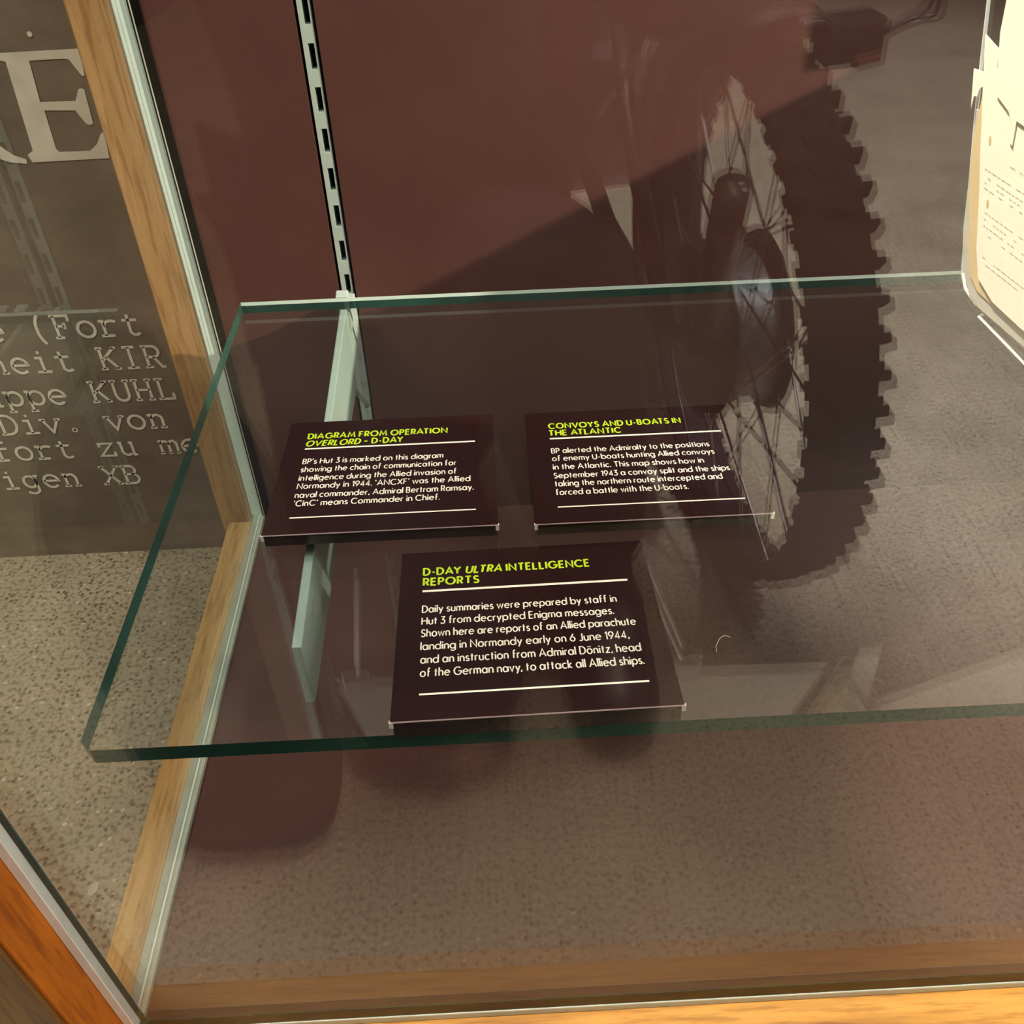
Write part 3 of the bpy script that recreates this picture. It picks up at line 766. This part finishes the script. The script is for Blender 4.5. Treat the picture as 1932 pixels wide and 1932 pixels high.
for s in (1,):
    mtube('chain_stay', [(0, s*.075, RW), (.25, s*.085, .29), (.52, s*.07, .30)], .012, 'black_paint')
    mtube('seat_stay', [(0, s*.075, RW), (.16, s*.08, .44), (.34, s*.06, .62)], .010, 'black_paint')
mtube('mudguard_stay', [(-.150, .070, .492), (-.128, .070, .42), (-.104, .070, .345)], .015, 'rough_chrome', 14)
mtube('mudguard_stay', [(-.104, .070, .345), (-.07, .068, .30), (0, .066, RW)], .009, 'black_paint')
# mudguard arc over the far upper half of the wheel
mb = MB(); na = 24; pr = [(-.045, -.012), (-.03, .004), (0, .010), (.03, .004), (.045, -.012)]
for i in range(na+1):
    a = math.radians(100 - 150*i/na + 0)
    for l, dr in pr: mb.v.append(tuple(B((.298+dr)*math.cos(a), l, RW+(.298+dr)*math.sin(a))))
for i in range(na):
    for k in range(4): mb.f.append((i*5+k, i*5+k+1, i*5+k+6, i*5+k+5)); mb.m.append(0)
o = mb.build('mudguard', 'olive_paint', moto, smooth=True); q = o.modifiers.new('thickness', 'SOLIDIFY'); q.thickness = .002
# rear carrier bar with red lamp and its curled leads
mtube('carrier_bar', [(.04, .10, .575), (.03, -.03, .545), (.025, -.075, .545)], .011, 'black_paint')
mb = MB(); p0 = [B(.045, -.060, .515), B(.005, -.060, .515), B(.005, -.112, .515), B(.045, -.112, .515)]
p1 = [v+UPV*.036 for v in p0]
mb.add(p0+p1, [(0, 1, 2, 3), (4, 7, 6, 5), (0, 4, 5, 1), (1, 5, 6, 2), (2, 6, 7, 3), (3, 7, 4, 0)])
lam = mb.build('rear_lamp', 'black_paint', moto, bevel=.003)
mb = MB(); mb.tube([B(.004, -.085, .517), B(.004, -.108, .520)], .005, 10); mb.build('lamp_lens', 'red_lens', lam)
for j, (r, dh, m) in enumerate(((.020, 0, 'black_paint'), (.027, .004, 'black_paint'), (.015, .002, 'black_paint'))):
    mb = MB(); mb.tube([B(.02, -.112-r*1.1*math.sin(t*.16)-.002*t, .530+dh-r*.55*(1-math.cos(t*.24))+.0035*t) for t in range(16)], .0025, 6)
    mb.build('lamp_lead', m, lam, smooth=True)
mtube('frame_tube', [(.34, 0, .62), (.52, 0, .30), (.85, 0, .24), (1.0, 0, .62)], .016, 'black_paint')
mtube('frame_tube', [(.34, 0, .62), (.70, 0, .66), (1.0, 0, .72)], .016, 'black_paint')
def mlump(name, c, s, m, bev):
    mb = MB(); vs = []
    for h in (-1, 1):
        for l in (-1, 1):
            for u in (-1, 1): vs.append(tuple(B(c[0]+u*s[0], c[1]+l*s[1], c[2]+h*s[2])))
    mb.add(vs, [(0, 2, 3, 1), (4, 5, 7, 6), (0, 1, 5, 4), (2, 6, 7, 3), (0, 4, 6, 2), (1, 3, 7, 5)])
    return mb.build(name, m, moto, bevel=bev, smooth=False)
mlump('saddle', (.36, .0, .66), (.16, .09, .035), 'shoe_black', .03)
mlump('fuel_tank', (.78, 0, .70), (.17, .085, .075), 'olive_paint', .04)
eng = mlump('engine', (.66, .0, .32), (.15, .11, .11), 'black_paint', .03)
for k in range(6):
    mb = MB(); vs = []
    for h in (.44+k*.022, .446+k*.022):
        for l in (-.07, .07):
            for u in (.60, .74): vs.append(tuple(B(u, l, h)))
    mb.add(vs, [(0, 2, 3, 1), (4, 5, 7, 6), (0, 1, 5, 4), (2, 6, 7, 3), (0, 4, 6, 2), (1, 3, 7, 5)])
    mb.build('cooling_fin', 'black_paint', eng)
mb = MB(); mb.tube([B(.67, 0, .42), B(.67, 0, .57)], .045, 16); mb.build('cylinder_barrel', 'black_paint', eng)
mtube('exhaust_pipe', [(.75, .09, .50), (.84, .11, .36), (.76, .14, .22), (.35, .14, .22), (.02, .13, .25)], .018, 'rough_chrome')
for s in (1, -1): mtube('fork_leg', [(1.22, s*.075, RW), (1.02, s*.07, .82)], .016, 'black_paint')
mtube('handlebar', [(.82, .34, .88), (.95, .2, .90), (1.02, 0, .86), (.95, -.2, .90), (.82, -.34, .88)], .012, 'steel')
for s in (1, -1): mtube('handle_grip', [(.78, s*.37, .878), (.88, s*.29, .888)], .018, 'tyre_rubber')
mtube('brake_rod', [(.30, .085, .40), (.10, .082, .52), (.02, .08, .60)], .004, 'steel')
mtube('side_stand', [(.52, .10, .26), (.46, .22, .012)], .010, 'black_paint')

# ------------------------------------------------------------------ the photographer, crouching in front of the case
def skin_body(name, joints, bones, m, parent=None, sub=2, root=0):
    """joints: {name:(x,y,z,r)}"""
    ks = list(joints); me = bpy.data.meshes.new(name)
    me.from_pydata([joints[k][:3] for k in ks], [(ks.index(a), ks.index(b)) for a, b in bones], [])
    o = bpy.data.objects.new(name, me); COL.objects.link(o)
    sk = o.modifiers.new('skin', 'SKIN'); sk.use_smooth_shade = True
    for i, k in enumerate(ks):
        r = joints[k][3]; sv = me.skin_vertices[0].data[i]; sv.radius = (r, r); sv.use_root = (i == root)
    sb = o.modifiers.new('sub', 'SUBSURF'); sb.levels = sub; sb.render_levels = sub
    dg = bpy.context.evaluated_depsgraph_get(); ev = o.evaluated_get(dg)
    nm = bpy.data.meshes.new_from_object(ev); nm.materials.clear(); nm.materials.append(MAT[m])
    o.modifiers.clear(); o.data = nm
    if parent:
        o.parent = parent; o.matrix_parent_inverse = Matrix.Translation(-PORG.get(parent.name, Vector((0, 0, 0))))
    return o
J = dict(pel=(.17, -.66, .33, .12), abd=(.17, -.64, .48, .125), che=(.18, -.57, .68, .135), upp=(.19, -.52, .80, .10), nec=(.20, -.48, .90, .05), hd1=(.205, -.455, .97, .070), hd2=(.21, -.44, 1.05, .088), hd3=(.21, -.445, 1.12, .065),
         lhp=(.10, -.61, .33, .09), lkn=(.200, -.245, .085, .075), lan=(.17, -.61, .075, .045), lhe=(.17, -.65, .075, .036), lto=(.17, -.76, .035, .030),
         rhp=(.25, -.63, .32, .09), rkn=(.30, -.36, .45, .062), ran=(.35, -.43, .10, .040), rhe=(.35, -.44, .045, .036), rto=(.365, -.27, .035, .030),
         lsh=(.05, -.53, .80, .062), lel=(-.03, -.42, .64, .048), lwr=(.145, -.325, .725, .028), lpa=(.178, -.305, .752, .026),
         rsh=(.33, -.53, .80, .062), rel=(.395, -.42, .62, .045), rwr=(.362, -.325, .725, .028), rpa=(.338, -.305, .752, .026))
BN = [('pel', 'abd'), ('abd', 'che'), ('che', 'upp'), ('upp', 'nec'), ('nec', 'hd1'), ('hd1', 'hd2'), ('hd2', 'hd3'), ('pel', 'lhp'), ('lhp', 'lkn'), ('lkn', 'lan'), ('lan', 'lhe'), ('lan', 'lto'),
      ('pel', 'rhp'), ('rhp', 'rkn'), ('rkn', 'ran'), ('ran', 'rhe'), ('ran', 'rto'), ('upp', 'lsh'), ('lsh', 'lel'), ('lel', 'lwr'), ('lwr', 'lpa'), ('upp', 'rsh'), ('rsh', 'rel'), ('rel', 'rwr'), ('rwr', 'rpa')]
for s, sg in (('l', 1), ('r', -1)):
    wx, wy, wz, _ = J[s+'pa']
    for k, (dz, ln_) in enumerate(((.022, .95), (.008, 1.0), (-.006, .95), (-.019, .8))):
        a = s+'f%da' % k; b = s+'f%db' % k; c_ = s+'f%dc' % k
        J[a] = (wx+sg*.012, wy-.012, wz+dz, .009); J[b] = (wx+sg*.030*ln_, wy-.006, wz+dz*1.05, .008); J[c_] = (wx+sg*.034*ln_, wy+.012, wz+dz*1.05, .007)
        BN += [(s+'pa', a), (a, b), (b, c_)]
    J[s+'t1'] = (wx+sg*.006, wy+.004, wz-.024, .010); J[s+'t2'] = (wx+sg*.026, wy+.0, wz-.030, .008)
    BN += [(s+'pa', s+'t1'), (s+'t1', s+'t2')]
person = skin_body('person', J, BN, 'skin')
person.data.materials.append(MAT['dark_cloth'])
for f in person.data.polygons:
    c = f.center
    if c.z < .70 or (c.z < .87 and c.y < -.36): f.material_index = 1
tag(person, 'person in dark jacket and trousers crouching before the case, holding a phone', 'person')
def sub(keys, extra): return {k: (J[k][0], J[k][1], J[k][2], J[k][3]+extra) for k in keys}
def bn(keys): return [b for b in BN if b[0] in keys and b[1] in keys]
ks = ['pel', 'abd', 'che', 'upp', 'lsh', 'lel', 'lwr', 'rsh', 'rel', 'rwr']
skin_body('jacket', sub(ks, .016), bn(ks), 'dark_cloth', person)
ks = ['pel', 'lhp', 'lkn', 'lan', 'rhp', 'rkn', 'ran']
skin_body('trousers', sub(ks, .017), bn(ks), 'dark_denim', person)
for s in 'lr':
    ks = [s+'an', s+'he', s+'to']
    jj = {s+'an': (J[s+'an'][0], J[s+'an'][1], .09, .048), s+'he': (J[s+'he'][0], J[s+'he'][1]-.02, .046, .044), s+'to': (J[s+'to'][0], J[s+'to'][1]+.02, .042, .040)}
    skin_body('shoe', jj, bn(ks), 'shoe_black', person)
hx = J['hd2']
skin_body('hair', {'a': (hx[0], hx[1]-.03, hx[2]+.05, .085), 'b': (hx[0], hx[1]-.055, hx[2]-.02, .07)}, [('a', 'b')], 'hair_brown', person)
def blob(name, c, r, m, parent):
    bm = bmesh.new(); bmesh.ops.create_uvsphere(bm, u_segments=14, v_segments=10, radius=1)
    me = bpy.data.meshes.new(name); bm.to_mesh(me); bm.free(); me.materials.append(MAT[m])
    for v in me.vertices: v.co = Vector((v.co.x*r[0]+c[0], v.co.y*r[1]+c[1], v.co.z*r[2]+c[2]))
    me.polygons.foreach_set('use_smooth', [True]*len(me.polygons))
    o = bpy.data.objects.new(name, me); COL.objects.link(o); o.parent = parent; return o
for s in (-1, 1):
    blob('eye', (hx[0]+s*.032, hx[1]+.078, hx[2]+.004), (.012, .010, .009), 'card_white', person)
    blob('ear', (hx[0]+s*.088, hx[1]-.005, hx[2]-.005), (.012, .020, .030), 'skin', person)
blob('nose', (hx[0], hx[1]+.092, hx[2]-.022), (.013, .020, .022), 'skin', person)
blob('mouth', (hx[0], hx[1]+.076, hx[2]-.055), (.024, .010, .007), 'red_lens', person)
bag = thing('added_backpack', 'added black bag darkening the mirrored floor beside the crouching person', 'bag', (.04, -.25, 0))  # unseen bag added to darken the mirrored floor
mb = MB(); bp = []
for zz, sx, sy in ((0, .060, .056), (.012, .074, .066), (.20, .080, .070), (.36, .074, .060), (.43, .055, .045), (.455, .02, .018)):
    for k in range(20):
        a = 2*math.pi*k/20; cc, ss = math.cos(a), math.sin(a)
        mb.v.append(((.024)+sx*math.copysign(abs(cc)**.55, cc), -.245+sy*math.copysign(abs(ss)**.55, ss), zz+.001))
for r_ in range(5):
    for k in range(20):
        mb.f.append((r_*20+k, r_*20+(k+1) % 20, r_*20+20+(k+1) % 20, r_*20+20+k)); mb.m.append(0)
mb.f += [tuple(range(20))[::-1], tuple(range(100, 120))]; mb.m += [0, 0]
mb.build('added_bag_body', 'dark_cloth', bag, smooth=True)
for sx in (-.04, .04):
    mb = MB(); mb.tube([((.024)+sx, -.30, .40), ((.024)+sx*1.1, -.345, .30), ((.024)+sx*1.1, -.345, .16), ((.024)+sx, -.318, .04)], .010, 8); mb.build('added_bag_strap', 'dark_denim', bag, smooth=True)
mb = MB(); mb.tube([(0, -.245, .445), (.01, -.245, .49), (.05, -.245, .49), (.06, -.245, .445)], .008, 8); mb.build('added_bag_handle', 'dark_denim', bag, smooth=True)
mb = MB(); mb.box(.185, .331, -.290, -.282, .735, .805)
ph = tag(mb.build('smartphone', 'black_paint', None, origin=(.258, -.286, .735), bevel=.003), 'black phone held up in both hands in front of the case', 'phone')
